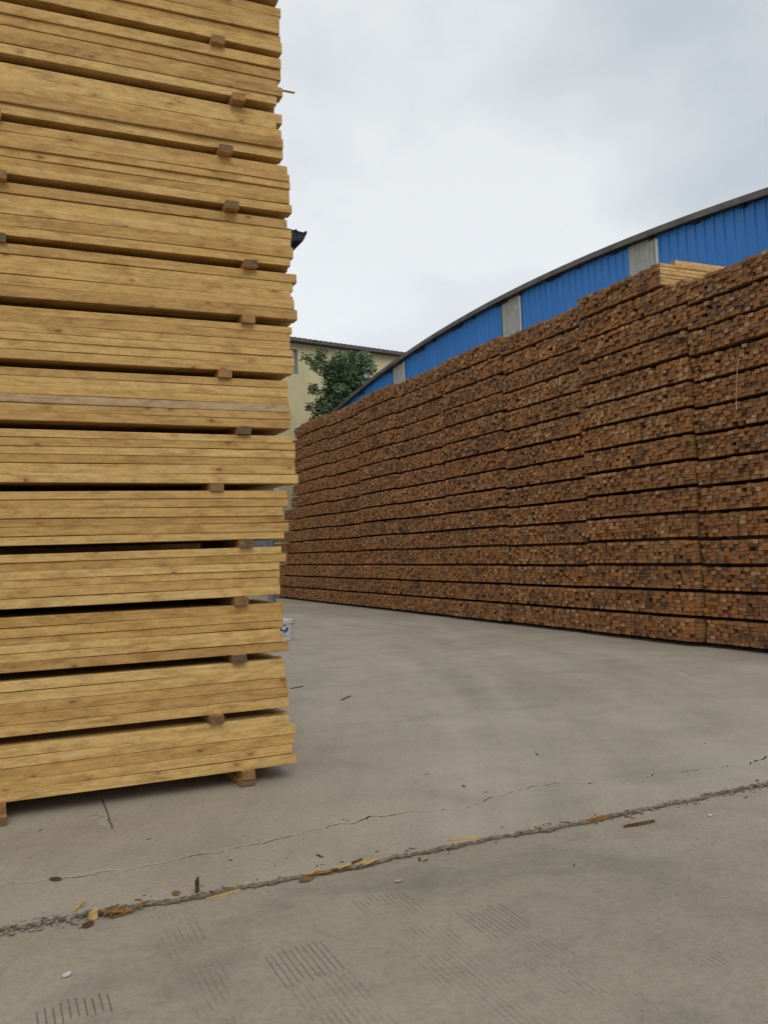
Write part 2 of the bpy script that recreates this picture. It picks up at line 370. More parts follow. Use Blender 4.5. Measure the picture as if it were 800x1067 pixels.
def strip(rows, name):
    mb = MB(); n = len(xs)
    V = [(x, fn(x), z(x) if callable(z) else z) for fn, z in rows for x in xs]
    F = [(r*n+i, r*n+i+1, (r+1)*n+i+1, (r+1)*n+i) for r in range(len(rows)-1) for i in range(n-1)]
    mb.add(V, F)
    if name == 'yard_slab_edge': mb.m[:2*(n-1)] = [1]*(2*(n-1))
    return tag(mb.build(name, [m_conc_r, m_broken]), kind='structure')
chip = lambda x: -.002 - .007*max(0, fbm(x*14, 21)+.1)
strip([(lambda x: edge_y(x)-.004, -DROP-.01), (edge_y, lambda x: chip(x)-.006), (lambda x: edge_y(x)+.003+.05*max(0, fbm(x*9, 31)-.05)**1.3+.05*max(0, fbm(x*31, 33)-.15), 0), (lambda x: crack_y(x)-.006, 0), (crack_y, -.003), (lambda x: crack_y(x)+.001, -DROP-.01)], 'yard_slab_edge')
strip([(lambda x: crack_y(x)+crack_w(x)-.001, -DROP-.01), (lambda x: crack_y(x)+crack_w(x), -.003), (lambda x: crack_y(x)+crack_w(x)+.006, 0), (lambda x: 9, 0), (lambda x: 90, 0)], 'yard_slab')

def soil(name, lo, hi, z, m=None):  # dark ribbon: soil along the joint, painted shade in the crack
    mb = MB(); X = [x for x in xs if -3 < x < 8]; n = len(X)
    V = [(x, f_(x), z) for f_ in (lo, hi) for x in X]
    mb.add(V, [(i, i+1, n+i+1, n+i) for i in range(n-1)]); tag(mb.build(name, m or m_soil), kind='structure')
m_soil = flat('dark soil', (.145, .113, .083), .95, .05, .5, 40, .6)
soil('crack_shade', lambda x: crack_y(x)-.002, lambda x: crack_y(x)+crack_w(x)+.002, -.0045, flat('crack shade', (.045, .037, .029), .95, .05, .4, 40, .6))  # dark colour painted in to stand for shade inside the crack
soil('joint_soil', lambda x: edge_y(x)-.004-max(.002, .006+.026*fbm(x*4, 41)+.014*fbm(x*21, 43)), lambda x: edge_y(x)+.002, -DROP+.005)

mb = MB(); V = [(.615 + .05*i/8*.4 + .006*fbm(i*.7, 61) + sd_, 5.16+.66*i/8, .0015) for sd_ in (-.006, .004) for i in range(9)]
mb.add(V, [(i, i+1, 9+i+1, 9+i) for i in range(8)]); tag(mb.build('slab_seam', m_soil), kind='structure')
mb = MB(); V = [(.585+.055*math.cos(a)*(1+.35*fbm(a*2, 71)), 5.42+.20*math.sin(a)*(1+.3*fbm(a*2, 73)), .0008) for a in [6.2832*i/40 for i in range(40)]]
mb.add(V, [tuple(range(40))]); tag(mb.build('mortar_patch', flat('pale mortar', (.33, .30, .25), .9, .1, .25, 20, .4)), kind='structure')

# ------------------------------------------------------------------ near stack of yellow planks
FY = 5.63; PITCH = .375; Z0 = .107; GAP = .052
REND = [1.844, 1.80, 1.784, 1.774, 1.805, 1.898, 1.875, 1.906, 1.931, 1.915, 1.899, 1.856, 1.852, 1.864, 1.86]
ROWS = [5, 5, 6, 6, 6, 6, 6, 6, 5, 5, 6, 5, 5, 5, 5]
NB = 15
EXTRA = {(4, 5): .05, (4, 4): .03, (4, 1): .055, (3, 4): .035, (2, 0): .04, (5, 0): .03, (1, 0): .02}
NEARG = 'yellow plank bundles of the near stack'
for k in range(NB):
    z = Z0 + k*PITCH
    org = (0, FY+.55, z)
    lab = ('yellow pine plank bundle, topmost in the near stack' if k == NB-1 else
           'yellow pine plank bundle lowest in the near stack, on two blocks' if k == 0 else
           'yellow pine plank bundle, %s up from the concrete in the near stack' % NTH[k+1])
    root = empty('plank_bundle', org, lab, 'lumber bundle', NEARG)
    hts = [rnd.uniform(.85, 1.15) for _ in range(ROWS[k])]
    s = (PITCH-GAP)/sum(hts)
    # one or two thicker beams where no seam shows
    zz = z
    for r in range(ROWS[k]):
        T = hts[r]*s
        nx = 11
        for c in range(nx):
            W = .098
            tone = rnd.random()*.90
            if rnd.random() < .03 and c: tone = rnd.uniform(.93, 1)
            if c == 0 and (k, r) == (6, 2): tone = .97
            xe = REND[k] + (.026 if k > 9 else .014 if k > 7 else .006) + rnd.uniform(-.020, .012) + (rnd.choice([.025, -.02, -.03]) if rnd.random() < .15 else 0)
            if k in (0,) and r == 0: xe = REND[k]+.012; tone = .4
            xe += EXTRA.get((k, r), 0) if c < 2 else 0
            x0 = xe - 3.95 + rnd.uniform(-.03, .03)
            amp = .014 if k >= 10 else .006
            y = FY + c*.1 + (rnd.uniform(-amp, amp) if c == 0 else rnd.uniform(-.001, .001)+.016)
            mb = MB()
            if c == 0:
                mb.board((xe, 0, 0), 0, -(xe-x0), W, T-.0012, 14, .0028, .0035 if k < 10 else .005, tone)
            else:
                mb.board((xe, 0, 0), 0, -(xe-x0), W, T-.0015, 1, 0, 0, tone)
            mb.v = [(a, b+y, h+zz) for a, b, h in mb.v]
            mb.build('plank', [m_plank, m_plank_end], root, (xe, y, zz))
        zz += T
def bearer(x, z0, h, wd, label, proud, tone, group):
    mb = MB()
    mb.board((x+wd/2, FY-proud, z0), 1, 1.1+proud+rnd.uniform(0, .05), wd, h-.0008, 3, .003, .002, tone)
    o = mb.build('bearer_block', [m_bear, m_bear_end], None, (x, FY+.5, z0))
    return tag(o, label, 'wood block', group)
BX = [1.518, 1.326, 1.48, 1.503, 1.545, 1.363, 1.552, 1.432, 1.598, 1.622, 1.501, 1.472, 1.566, 1.439, 1.5]
BG = 'bearer blocks of the near stack'
for k in range(NB):
    h = Z0 if k == 0 else GAP
    z0 = 0 if k == 0 else Z0+k*PITCH-GAP
    nm = 'lowest' if k == 0 else 'topmost' if k == NB-1 else NTH[k+1]
    if k > 0:
        bearer(BX[k], z0, h, .088, 'square wood bearer near the right end under the %s plank bundle of the near stack' % nm, .03+rnd.uniform(0, .02)+(.02 if k > 9 else 0), rnd.random(), BG)
        xl = {8: .022, 9: .078, 10: .083, 11: .06, 12: .0, 13: -.06}.get(k, -.1)
        where = 'at the left frame edge' if k in (9, 10, 11) else 'beside the left frame edge'
        bearer(xl, z0, h, .085, 'wood bearer %s under the %s plank bundle of the near stack' % (where, nm), .03+rnd.uniform(0, .02)+(.02 if k > 9 else 0), rnd.random(), BG)
# ground blocks: two stacked offcuts each
for x, wh in ((1.518, 'right'), (.03, 'left')):
    bearer(x, .0, .05, .10, 'lower wood block on the concrete at the %s of the near stack' % ('right end' if wh == 'right' else 'left frame edge'), .02 if wh == 'right' else .10, .2, BG)
    bearer(x+.005, .05, Z0-.05, .085, 'upper wood block carrying the lowest planks at the %s of the near stack' % ('right end' if wh == 'right' else 'left frame edge'), .03, .6, BG)
# unseen second stack, added behind to block light through the gaps
for k in range(13):
    z = .30 + k*PITCH if k else .1
    mb = MB(); T = (PITCH-GAP)/5 if k else .03
    for r in range(5):
        for c in range(9):
            xe = 1.70 + rnd.uniform(-.03, .03)
            mb.board((xe, FY+1.32+c*.1, z+r*T), 0, -3.6, .097, T-.0012, 1, 0, 0, rnd.random()*.9)
    lab = 'yellow plank bundle in the unseen stack added behind to block light, ' + ('lowest' if k == 0 else 'topmost' if k == 12 else NTH[k+1] + ' up')
    tag(mb.build('plank_bundle', [m_plank, m_plank_end], None, (0, FY+1.8, z)), lab, 'lumber bundle', 'yellow plank bundles of the unseen stack added to block light')
# thin strip poking out of the stack
mb = MB(); mb.board((1.86, FY+.02, 4.718), 0, .115, .012, .010, 3, .001, .001, .9)
mb2 = MB(); mb2.board((1.66, FY+.02, 4.724), 0, .33, .014, .010, 3, .001, .002, .9)
tag(mb2.build('wood_strip', [m_bear, m_bear_end], None, (1.82, FY+.02, 4.722)), 'thin wood strip poking out from the right end of the near stack', 'wood strip')

# ------------------------------------------------------------------ long wall of weathered battens
WX = 9.1; DEP = 3.0; WZ = .07; WP = .3745; WG = .046
SEAM = [6.93, 9.40, 11.88, 14.35, 16.82, 19.29, 21.6, 23.95, 26.3, 28.6]
PNAME = ['pile at the right frame edge', 'second pile from the right', 'third pile from the right', 'fourth pile from the right', 'fifth pile from the right',
         'sixth pile from the right', 'seventh pile from the right', 'eighth pile from the right', 'far left end pile']
WPS = [.370, .3745, .3690, .3735, .3715, .3740, .3700, .3730, .3715]
POFF = [.085, 0, .03, .015, .04, .02, .035, .015, .03]
WGRP = 'weathered batten bundles of the long brown wall'
def pick_tone(bt):
    r = rnd.random()
    v = rnd.gauss(.46+bt, .20)
    if r < .06: v = rnd.uniform(0, .18)
    elif r > .955: v = rnd.uniform(.9, 1)
    return min(1, max(0, v))
for pi in range(9):
    y0, y1 = SEAM[pi]+.014, SEAM[pi+1]-.012; WP = WPS[pi]
    top = 14 if pi == 0 else 15
    for k in range(top):
        ya, yb = y0+rnd.uniform(-.012, .012), y1+rnd.uniform(-.012, .012)
        if pi == 1 and k == 14: ya = 9.87
        if pi == 8:
            yb = [30.0, 30.1, 30.0, 29.8, 29.7, 29.4, 28.9, 28.2, 27.5, 27.2, 27.1, 27.2, 27.6, 27.5, 26.95][k]
        z = WZ + k*WP
        bt = rnd.gauss(0, .05) + (.14 if (pi, k) in ((2, 11), (1, 10), (1, 9)) else 0) + (-.08 if (pi, k) in ((2, 12), (0, 12)) else 0)
        xoff = WX + POFF[pi] + rnd.uniform(-.018, .018) + (0.01 if k > 11 else 0) - (.06 if pi == 0 and k > 10 else 0)
        org = (xoff+DEP/2, (ya+yb)/2, z)
        pos = 'lowest' if k == 0 else 'topmost' if k == top-1 else NTH[k+1] + ' up from the ground'
        lab = 'weathered batten bundle, %s in the %s' % (pos, PNAME[pi])
        rows = 6
        W0 = .083
        ncol = max(1, int((yb-ya)/W0)); pitch = (yb-ya)/ncol
        H = WP-WG
        single = pi >= 2
        if single: big = MB()
        else:
            root = empty('batten_bundle', org, lab, 'lumber bundle', WGRP); big = MB(); cnt = 0
        sag = [rnd.uniform(-.004, .004) for _ in range(ncol+2)]
        yy = ya
        for c in range(ncol):
            jw = rnd.uniform(-.004, .004)
            hs = [rnd.uniform(.84, 1.16) for _ in range(rows)]; ss = (H+rnd.uniform(-.010, .002))/sum(hs); zc = z
            for r in range(rows):
                T = hs[r]*ss
                dx = rnd.uniform(-.028, .03)
                q = rnd.random()
                if q < .015: dx = rnd.uniform(.06, .25)
                elif q < .07: dx = -rnd.uniform(.025, .055)
                fresh = (pi == 1 and k == 14 and c == 0)
                if fresh: dx = (.0, .004, -.004, .003, .0, .002)[r]
                tone = pick_tone(bt + .30*mnoise.noise(Vector((yy*2.3, zc*7, pi*3.3))) + .12*mnoise.noise(Vector((yy*.8, zc*2.6, 9))))
                w_ = pitch*rnd.uniform(.88, 1.0); t_ = T*rnd.uniform(.88, .995)
                mb = MB() if (not single) else big
                tmp = MB()
                tmp.board((xoff+dx, yy+rnd.uniform(0, pitch-w_), zc), 0, DEP-dx+rnd.uniform(-.02, .02), w_, t_, 1, .004 if pi < 2 else 0, 0, tone, 0 if r == 0 else rnd.gauss(0, .022))
                if not single and (cnt < 100) and (pi == 1 or (yy > 7.85)):
                    cnt += 1
                    o = tmp.build('batten', [m_pale if fresh else m_bside, m_bend], root, (xoff, yy+pitch/2, zc))
                    if fresh: o['label'] = 'pale fresh batten side facing out'
                else:
                    b0 = len(big.v); big.v += tmp.v; big.g += tmp.g; big.t += tmp.t; big.m += tmp.m
                    big.f += [tuple(b0+i for i in f) for f in tmp.f]
                zc += T
            yy += pitch
        if single:
            o = big.build('batten_bundle', [m_bside, m_bend], None, org); tag(o, lab, 'lumber bundle', WGRP)
        elif big.v:
            o = big.build('battens', [m_bside, m_bend], root, org); o['kind'] = 'stuff'
        # bearer under the bundle, set back in the dark gap
        mb = MB(); hb = WZ if k == 0 else WG
        mb.board((xoff+.62, ya+.03, z-hb), 1, yb-ya-.06, .1, hb-.001, 1, .003, 0, .3)
        tag(mb.build('bearer', [m_bear, m_bear_end], None, (xoff+.57, (ya+yb)/2, z-hb)),
            'dark bearer under the %s batten bundle of the %s' % ('lowest' if k == 0 else 'topmost' if k == top-1 else NTH[k+1], PNAME[pi]), 'wood bearer', 'bearers in the gaps of the long brown wall')
# loose pale boards lying on the second pile
for i, (dx, zz, lab) in enumerate(((.29, 0, 'lower of two loose pale boards on top of the second pile from the right'), (.31, .058, 'upper of two loose pale boards on top of the second pile from the right'))):
    mb = MB(); z = WZ+14*WP+WP-WG+.006+zz
    mb.board((9.1+dx, 9.865+.01*i, z), 0, 2.7, .105, .054, 4, .003, .003, .5+.4*i)
    tag(mb.build('pale_board', [m_pale, m_bend], None, (10.7, 9.9, z)), lab, 'board', 'loose pale boards on the second pile')
# string hanging on the nearest pile
mb = MB(); mb.tube([(9.13, 8.47, 3.90), (9.10, 8.485, 3.885), (9.085, 8.50, 3.80), (9.09, 8.525, 3.6), (9.085, 8.545, 3.45), (9.10, 8.565, 3.22)], .0035, 6)
tag(mb.build('string', m_string, None, (9.1, 8.5, 3.4)), 'thin pale string hanging down the batten pile at the right frame edge', 'string')

# ------------------------------------------------------------------ blue arch roofed hall behind the wall
YC, RAD, APEX, HALF = 20.8, 76.0, 8.55, 15.2
def arch(y): return APEX - (RAD - math.sqrt(RAD*RAD-(y-YC)**2))
hall = empty('industrial_hall', (24, YC, 0), 'blue ribbed steel hall with a shallow arched roof behind the brown wall', 'building')
BXW = 13.36; PAN = [(14.51, 15.46), (19.87, 20.88), (27.2, 28.24), (9.2, 10.15)]
def ribbed(mb, ya, yb, pit, dep, wd, xbase, ztop):
    prof = []; y = ya
    while y < yb-1e-4:
        e = min(y+pit, yb)
        prof += [(y, 0), (min(y+pit-wd*2, e), 0), (min(y+pit-wd*1.5, e), -dep), (min(y+pit-wd*.5, e), -dep)]
        y = e
    prof.append((yb, 0))
    V = [(xbase+d, yv, zz) for yv, d in prof for zz in (.05, ztop(yv))]
    mb.add(V, [(2*i, 2*i+1, 2*i+3, 2*i+2) for i in range(len(prof)-1)])
mb = MB(); y = YC-HALF
cuts = sorted(PAN)
for a, b_ in cuts + [(YC+HALF, None)]:
    if a > y: ribbed(mb, y, a, .255, .03, .035, BXW, lambda q: arch(q)-.11)
    if b_: y = b_
for sy in (-1, 1):      # eaves walls and back
    yv = YC+sy*HALF
    mb.box(BXW, 38, yv-.05 if sy > 0 else yv, yv if sy > 0 else yv+.05, .05, arch(yv)-.2)
mb.box(37.9, 38, YC-HALF+.1, YC+HALF-.1, .05, 7)
mb.build('wall', m_blue, hall, (BXW, YC, 0))
for i, (a, b_) in enumerate(cuts):
    mb = MB(); ribbed(mb, a+.02, b_-.02, .155, .02, .03, BXW+.004, lambda q: arch(q)-.12)
    sk = mb.build('skylight_panel', m_panel, hall, (BXW, (a+b_)/2, 0))
    mb = MB()
    mb.box(BXW-.06, BXW-.037, a-.05, a+.02, .1, arch(a)-.2)
    if i == 2: mb.box(BXW-.055, BXW-.024, a+.03, b_, 6.95, 7.05)
    mb.build('trim', m_trimw, sk, (BXW-.03, a, 0))
# roof: curved slab
mb = MB(); n = 60
Yr = [YC-HALF-.25 + (2*HALF+.5)*i/n for i in range(n+1)]
V = []; XR0, XR1 = 13.2, 38.3
for yv in Yr:
    z = arch(yv); V += [(XR0, yv, z), (XR1, yv, z), (XR1, yv, z-.09), (XR0, yv, z-.09)]
F = []
for i in range(n):
    a = 4*i; b_ = a+4
    F += [(a, b_, b_+1, a+1), (a+1, b_+1, b_+2, a+2), (a+2, b_+2, b_+3, a+3), (a+3, b_+3, b_, a)]
F += [(0, 1, 2, 3), (4*n+3, 4*n+2, 4*n+1, 4*n)]
mb.add(V, F); roof = mb.build('roof', m_roofmetal, hall, (25, YC, 8))
mb = MB(); V = []
for yv in Yr:
    z = arch(yv); V += [(XR0-.03, yv, z+.015), (XR0+.02, yv, z+.015), (XR0+.02, yv, z-.115), (XR0-.03, yv, z-.115)]
mb.add(V, [tuple(f) for f in F]); mb.build('fascia', m_roofmetal, roof, (XR0, YC, 8))
yv = 7.0; i = 0
while yv < 35.5:
    mb = MB(); z = arch(yv)-.115
    mb.box(XR0+.09, BXW+.3, yv-.05-.5*(i % 2), yv+.05, z-.05, z); mb.build('purlin', m_dark, roof, (XR0, yv, z))
    yv += 1.28; i += 1

# ------------------------------------------------------------------ yellow building, with tiled eaves
P1 = Vector((14.847, 43.551, 0)); D = Vector((.978, .208, 0)).normalized(); Nn = Vector((D.y, -D.x, 0))   # Nn points towards the yard
yb_root = empty('apartment_building', P1 + D*2 - Nn*4, 'cream yellow building with a grey tiled roof beyond the tree', 'building')
def frame_box(mb, u0, u1, v0, v1, z0, z1, m=0):
    V = [tuple(P1 + D*u + Nn*v + Vector((0, 0, z))) for u in (u0, u1) for v in (v0, v1) for z in (z0, z1)]
    mb.add(V, [(0, 1, 3, 2), (4, 6, 7, 5), (0, 4, 5, 1), (2, 3, 7, 6), (0, 2, 6, 4), (1, 5, 7, 3)], m)
WIN = []
for zz in (11.03, 7.7, 4.5, 1.5):
    for u in (-5.0, -.95, 3.8, 8.7, 13.1):
        if u == -.95 and zz < 11: continue
        WIN.append((u, u+1.19, zz, zz+1.33))
mb = MB()
us = sorted(set([-9, 17] + [w_[0] for w_ in WIN] + [w_[1] for w_ in WIN])); zs = sorted(set([0, 12.75] + [w_[2] for w_ in WIN] + [w_[3] for w_ in WIN]))
def pt(u, v, z): return tuple(P1 + D*u + Nn*v + Vector((0, 0, z)))
for i in range(len(us)-1):
    for j in range(len(zs)-1):
        uc, zc = (us[i]+us[i+1])/2, (zs[j]+zs[j+1])/2
        if any(a < uc < b and c < zc < d for a, b, c, d in WIN): continue
        mb.add([pt(us[i], 0, zs[j]), pt(us[i+1], 0, zs[j]), pt(us[i+1], 0, zs[j+1]), pt(us[i], 0, zs[j+1])], [(0, 1, 2, 3)])
for a, b, c, d in WIN:   # reveals
    for q in (((a, c), (b, c)), ((b, c), (b, d)), ((b, d), (a, d)), ((a, d), (a, c))):
        (ua, za), (ub, zb) = q
        mb.add([pt(ua, 0, za), pt(ub, 0, zb), pt(ub, -.22, zb), pt(ua, -.22, za)], [(0, 1, 2, 3)])
mb.add([pt(-9, 0, 0), pt(-9, -9, 0), pt(-9, -9, 12.75), pt(-9, 0, 12.75)], [(0, 1, 2, 3)])
mb.add([pt(17, 0, 0), pt(17, -9, 0), pt(17, -9, 12.75), pt(17, 0, 12.75)], [(0, 1, 2, 3)])
mb.add([pt(-9, -9, 0), pt(17, -9, 0), pt(17, -9, 12.75), pt(-9, -9, 12.75)], [(0, 1, 2, 3)])
mb.build('wall', m_cream, yb_root, tuple(P1))
for a, b, c, d in WIN:
    mb = MB()
    for (u0, u1, z0, z1) in ((a, b, c, c+.06), (a, b, d-.06, d), (a, a+.06, c+.06, d-.06), (b-.06, b, c+.06, d-.06), ((a+b)/2-.03, (a+b)/2+.03, c+.06, d-.06)):
        frame_box(mb, u0, u1, -.2, -.12, z0, z1)
    wf = mb.build('window', m_wframe, yb_root, pt(a, 0, c))
    mb = MB(); frame_box(mb, a+.04, b-.04, -.19, -.17, c+.04, d-.04); mb.build('pane', m_glass, wf, pt(a, 0, c))
# roof with a tile-waved eave
mb = MB(); n = 260; V = []
for i in range(n+1):
    u = -9.5+27*i/n; wv = .035*abs(math.sin(u*math.pi/.32))
    V += [pt(u, .45, 12.84+wv+.03), pt(u, -4.5, 13.25+wv), pt(u, .45, 12.70), pt(u, -.05, 12.70)]
F = []
for i in range(n):
    a = 4*i; b = a+4; F += [(a, b, b+1, a+1), (a, a+2, b+2, b), (a+2, a+3, b+3, b+2)]
mb.add(V, F)
mb.add([pt(-9.5, -4.5, 13.25), pt(17.5, -4.5, 13.25), pt(17.5, -9.5, 12.8), pt(-9.5, -9.5, 12.8)], [(0, 1, 2, 3)])
mb.build('roof', m_tile, yb_root, pt(0, -4, 12.7))

# house hidden behind the near stack: only the tip of its dark eave shows
hs = empty('house', (6, 37, 0), 'house with a dark tiled eave corner jutting out behind the near stack', 'building')
mb = MB(); mb.box(1, 10.45, 33.0, 41, 0, 13.55); mb.build('wall', m_pale_render, hs, (6, 37, 0))
mb = MB()
V = [(11.97, 33.0, 14.56), (11.97, 42, 14.56), (11.80, 33.0, 14.22), (11.80, 42, 14.22), (11.45, 33, 14.20), (11.45, 42, 14.20), (10.4, 33, 13.5), (10.4, 42, 13.5), (9.5, 33, 14.85), (9.5, 42, 14.85), (0, 33, 14.85), (0, 42, 14.85), (0, 33, 13.5), (0, 42, 13.5)]
idx = [0, 2, 4, 6, 12, 10, 8]
F = [(idx[i], idx[(i+1) % 7], idx[(i+1) % 7]+1, idx[i]+1) for i in range(7)] + [tuple(idx), tuple(i+1 for i in reversed(idx))]
mb.add(V, F)
for i in range(6):      # roll tiles along the verge
    x = 11.9-.42*i; mb.tube([(x, 32.93, 14.57+.028*i), (x, 42.0, 14.57+.028*i)], .05, 8)
mb.build('roof', m_dtile, hs, (6, 37, 14))

# ------------------------------------------------------------------ tree between the hall and the yellow building
TB = Vector((15.45, 38.1, 0))
tree = empty('tree', TB, 'slim dark green broadleaf tree in front of the cream yellow building', 'tree')
mb = MB()
mb.tube([TB, TB+Vector((.05, 0, 2)), TB+Vector((-.05, .05, 4.5)), TB+Vector((.05, 0, 7)), TB+Vector((0, .05, 9.9))], [.2, .16, .12, .08, .02], 10)
tips = []
for i in range(80):
    z = 3.2 + 7.25*i/80; a = i*2.4; hgt = (z-3)/7.6
    rr = (1.62 if z > 6 else 1.3)*math.sin(math.pi*min(1, .16+.66*hgt))**.6*rnd.uniform(.78, 1.0)
    s_ = TB+Vector((0, 0, z)); e = s_+Vector((math.cos(a)*rr, math.sin(a)*rr, rnd.uniform(.15, .6)))
    mid = (s_+e)/2+Vector((0, 0, -.1)); mb.tube([s_, mid, e], [.045, .03, .008], 5)
    for q in range(7):
        f = rnd.uniform(.25, 1.05); tips.append((s_.lerp(e, f)+Vector((rnd.gauss(0, .2), rnd.gauss(0, .2), rnd.gauss(0, .22))), rnd.uniform(.18, .42)))
mb.build('trunk', m_bark, tree, TB)
mb = MB()
for c, rad in tips:
    ct = rnd.uniform(.15, .85)
    for q in range(int(46*rad/.3)):
        d = Vector((rnd.gauss(0, 1), rnd.gauss(0, 1), rnd.gauss(0, 1))).normalized()*rad*rnd.random()**.45
        p = c+d; n_ = (d.normalized()*.6+Vector((rnd.uniform(-1, 1), rnd.uniform(-1, 1), rnd.uniform(0, 1.2)))).normalized()
        u = n_.orthogonal().normalized(); u = (Matrix.Rotation(rnd.uniform(0, 6.28), 3, n_) @ u); v = n_.cross(u)
        l, wd = rnd.uniform(.10, .17), rnd.uniform(.035, .055)
        mb.add([p-u*l, p+v*wd+n_*.012, p+u*l-n_*.02, p-v*wd+n_*.012], [(0, 1, 2), (0, 2, 3)], tone=min(1, max(0, ct+rnd.gauss(0, .2))))
mb.build('crown', m_leaf, tree, TB+Vector((0, 0, 7)))

# ------------------------------------------------------------------ post and bucket seen past the stack
post = empty('steel_post', (6.53, 21.4, 0), 'blue grey steel post seen through the gaps of the near stack', 'post')
mb = MB(); mb.tube([(6.53, 21.4, .02), (6.55, 21.4, 3.9)], .095, 14); mb.build('shaft', m_post, post, (6.53, 21.4, 0))
mb = MB(); mb.box(6.35, 6.71, 21.22, 21.58, 0, .02); mb.build('base_plate', m_post, post, (6.53, 21.4, 0))
mb = MB(); mb.box(6.0, 6.42, 21.3, 21.34, 1.56, 1.95); bp = mb.build('panel', m_post, post, (6.2, 21.3, 1.7))
mb = MB(); mb.box(5.98, 6.44, 21.28, 21.345, 1.52, 1.56); mb.build('rim', m_trimw, bp, (6.2, 21.3, 1.54))

BK = Vector((4.71, 14.72, 0)); BR = .15; BH = .36
bk = empty('bucket', BK, 'white plastic bucket with a navy mark on the concrete behind the near stack', 'bucket')
mb = MB(); mb.lathe(BK, [(0, .004), (BR*.86, .004), (BR*.88, .012), (BR, BH-.05), (BR, BH-.045)], 40)
body = mb.build('body', m_white, bk, BK)
mb = MB(); mb.lathe(BK, [(BR+.001, BH-.06), (BR+.016, BH-.06), (BR+.018, BH), (BR+.006, BH+.008), (BR-.012, BH+.004), (BR-.016, BH-.006), (0, BH-.006)], 40)
mb.build('lid', m_white, bk, BK)
mb = MB(); ca = math.atan2(-BK.y, -BK.x)
hp = []
for i in range(17):
    a = ca+.25 + math.pi*i/16
    hp.append((BK.x+(BR+.022)*math.cos(a), BK.y+(BR+.022)*math.sin(a), BH-.05-.11*math.sin(math.pi*i/16)))
hp2 = [(x, y, z) for x, y, z in hp]
mb.tube([(BK.x+(BR+.022)*math.cos(ca+math.pi/2+math.pi*i/16), BK.y+(BR+.022)*math.sin(ca+math.pi/2+math.pi*i/16), BH-.05-.10*math.sin(math.pi*i/16)) for i in range(17)], .0035, 6)
mb.build('handle', m_wire, bk, BK)
# printed navy mark: a swirl like a 9 with a line of print beneath
def on_bucket(s, z, off=.0015):
    r = BR*.88+(BR-BR*.88)*((z-.012)/(BH-.062)) + off
    a = ca - .22 + s*1.55/BR
    return (BK.x+r*math.cos(a), BK.y+r*math.sin(a), z)
def ribbon(mb, pts, wd):
    V = []
    for i, (s, z) in enumerate(pts):
        a = pts[max(0, i-1)]; b = pts[min(len(pts)-1, i+1)]; d = Vector((b[0]-a[0], b[1]-a[1])); d.normalize()
        w_ = wd[i] if isinstance(wd, list) else wd
        V += [on_bucket(s-d.y*w_, z+d.x*w_), on_bucket(s+d.y*w_, z-d.x*w_)]
    mb.add(V, [(2*i, 2*i+1, 2*i+3, 2*i+2) for i in range(len(pts)-1)])
mb = MB()
n = 26
ribbon(mb, [(.008+.042*math.cos(.9+5.6*i/n), .225+.048*math.sin(.9+5.6*i/n)) for i in range(n+1)], [.011+.003*math.sin(math.pi*i/n) for i in range(n+1)])
ribbon(mb, [(.048, .225), (.046, .19), (.036, .16), (.018, .14), (-.004, .132)], [.014, .014, .012, .009, .004])
mb.build('logo', m_navy, body, BK)
mb = MB()
for s0, s1 in ((-.034, -.016), (-.012, -.004), (0, .014), (.018, .03), (.034, .046)):
    ribbon(mb, [(s0, .085), ((s0+s1)/2, .085), (s1, .085)], .008)
mb.build('print_line', m_navy, body, BK)

# ------------------------------------------------------------------ small litter on the slabs
def sliver(name, a, b, wd, th, m, label, cat, group=None, up=0.0, z=0):
    a = Vector((*a, z)); b = Vector((*b, z+up)); d = b-a; n_ = Vector((-d.y, d.x, 0)).normalized()
    mb = MB(); k = 6; V = []
    for i in range(k+1):
        p = a+d*i/k + n_*rnd.uniform(-.2, .2)*wd; w_ = wd*.5*(.35+.65*math.sin(math.pi*(i+.6)/(k+1.2)))
        V += [p-n_*w_, p+n_*w_, p+n_*w_*.8+Vector((0, 0, th)), p-n_*w_*.8+Vector((0, 0, th))]
    F = [(4*i+j, 4*i+(j+1) % 4, 4*i+4+(j+1) % 4, 4*i+4+j) for i in range(k) for j in range(4)] + [(3, 2, 1, 0), (4*k, 4*k+1, 4*k+2, 4*k+3)]
    mb.add([tuple(v) for v in V], F); o = mb.build(name, m, None, tuple((a+b)/2)); return tag(o, label, cat, group)
LG = 'scraps of wood and bark along the slab joint'
zf = -DROP+.001
sliver('wood_sliver', (3.24, 8.33), (3.42, 8.52), .018, .008, m_bark2, 'dark wood sliver lying mid yard right of the near stack', 'wood scrap', None, 0, .001)
sliver('wood_sliver', (3.05, 9.38), (3.22, 9.45), .022, .008, m_bark2, 'short dark wood sliver on the yard just past the stack corner', 'wood scrap', None, 0, .001)
sliver('bark_strip', (.825, 3.985), (.845, 4.005), .012, .07, m_bark2, 'upright dark bark sliver standing in the slab joint', 'bark', LG, .01, zf)
sliver('bark_strip', (3.07, 3.80), (3.27, 3.79), .028, .010, m_bark2, 'flat brown bark strip lying on the lane beside the slab joint', 'bark', None, 0, zf)
sliver('bark_strip', (2.92, 3.955), (3.13, 3.97), .024, .018, m_leafdry, 'rust brown bark strip in the joint below the crack', 'bark', LG, 0, zf)
sliver('wood_splinter', (2.14, 4.035), (2.29, 4.01), .012, .008, m_straw, 'yellow wood splinter on the slab edge near the middle', 'wood scrap', LG, 0, .001)
sliver('wood_splinter', (.86, 3.93), (1.02, 3.96), .012, .007, m_straw, 'pale yellow splinter lying along the joint beside the upright bark sliver', 'wood scrap', LG, 0, zf)
sliver('wood_splinter', (.31, 4.03), (.37, 4.11), .010, .006, m_straw, 'thin straw coloured splinter leaning on the rubble at the lower left', 'wood scrap', LG, .02, .001)
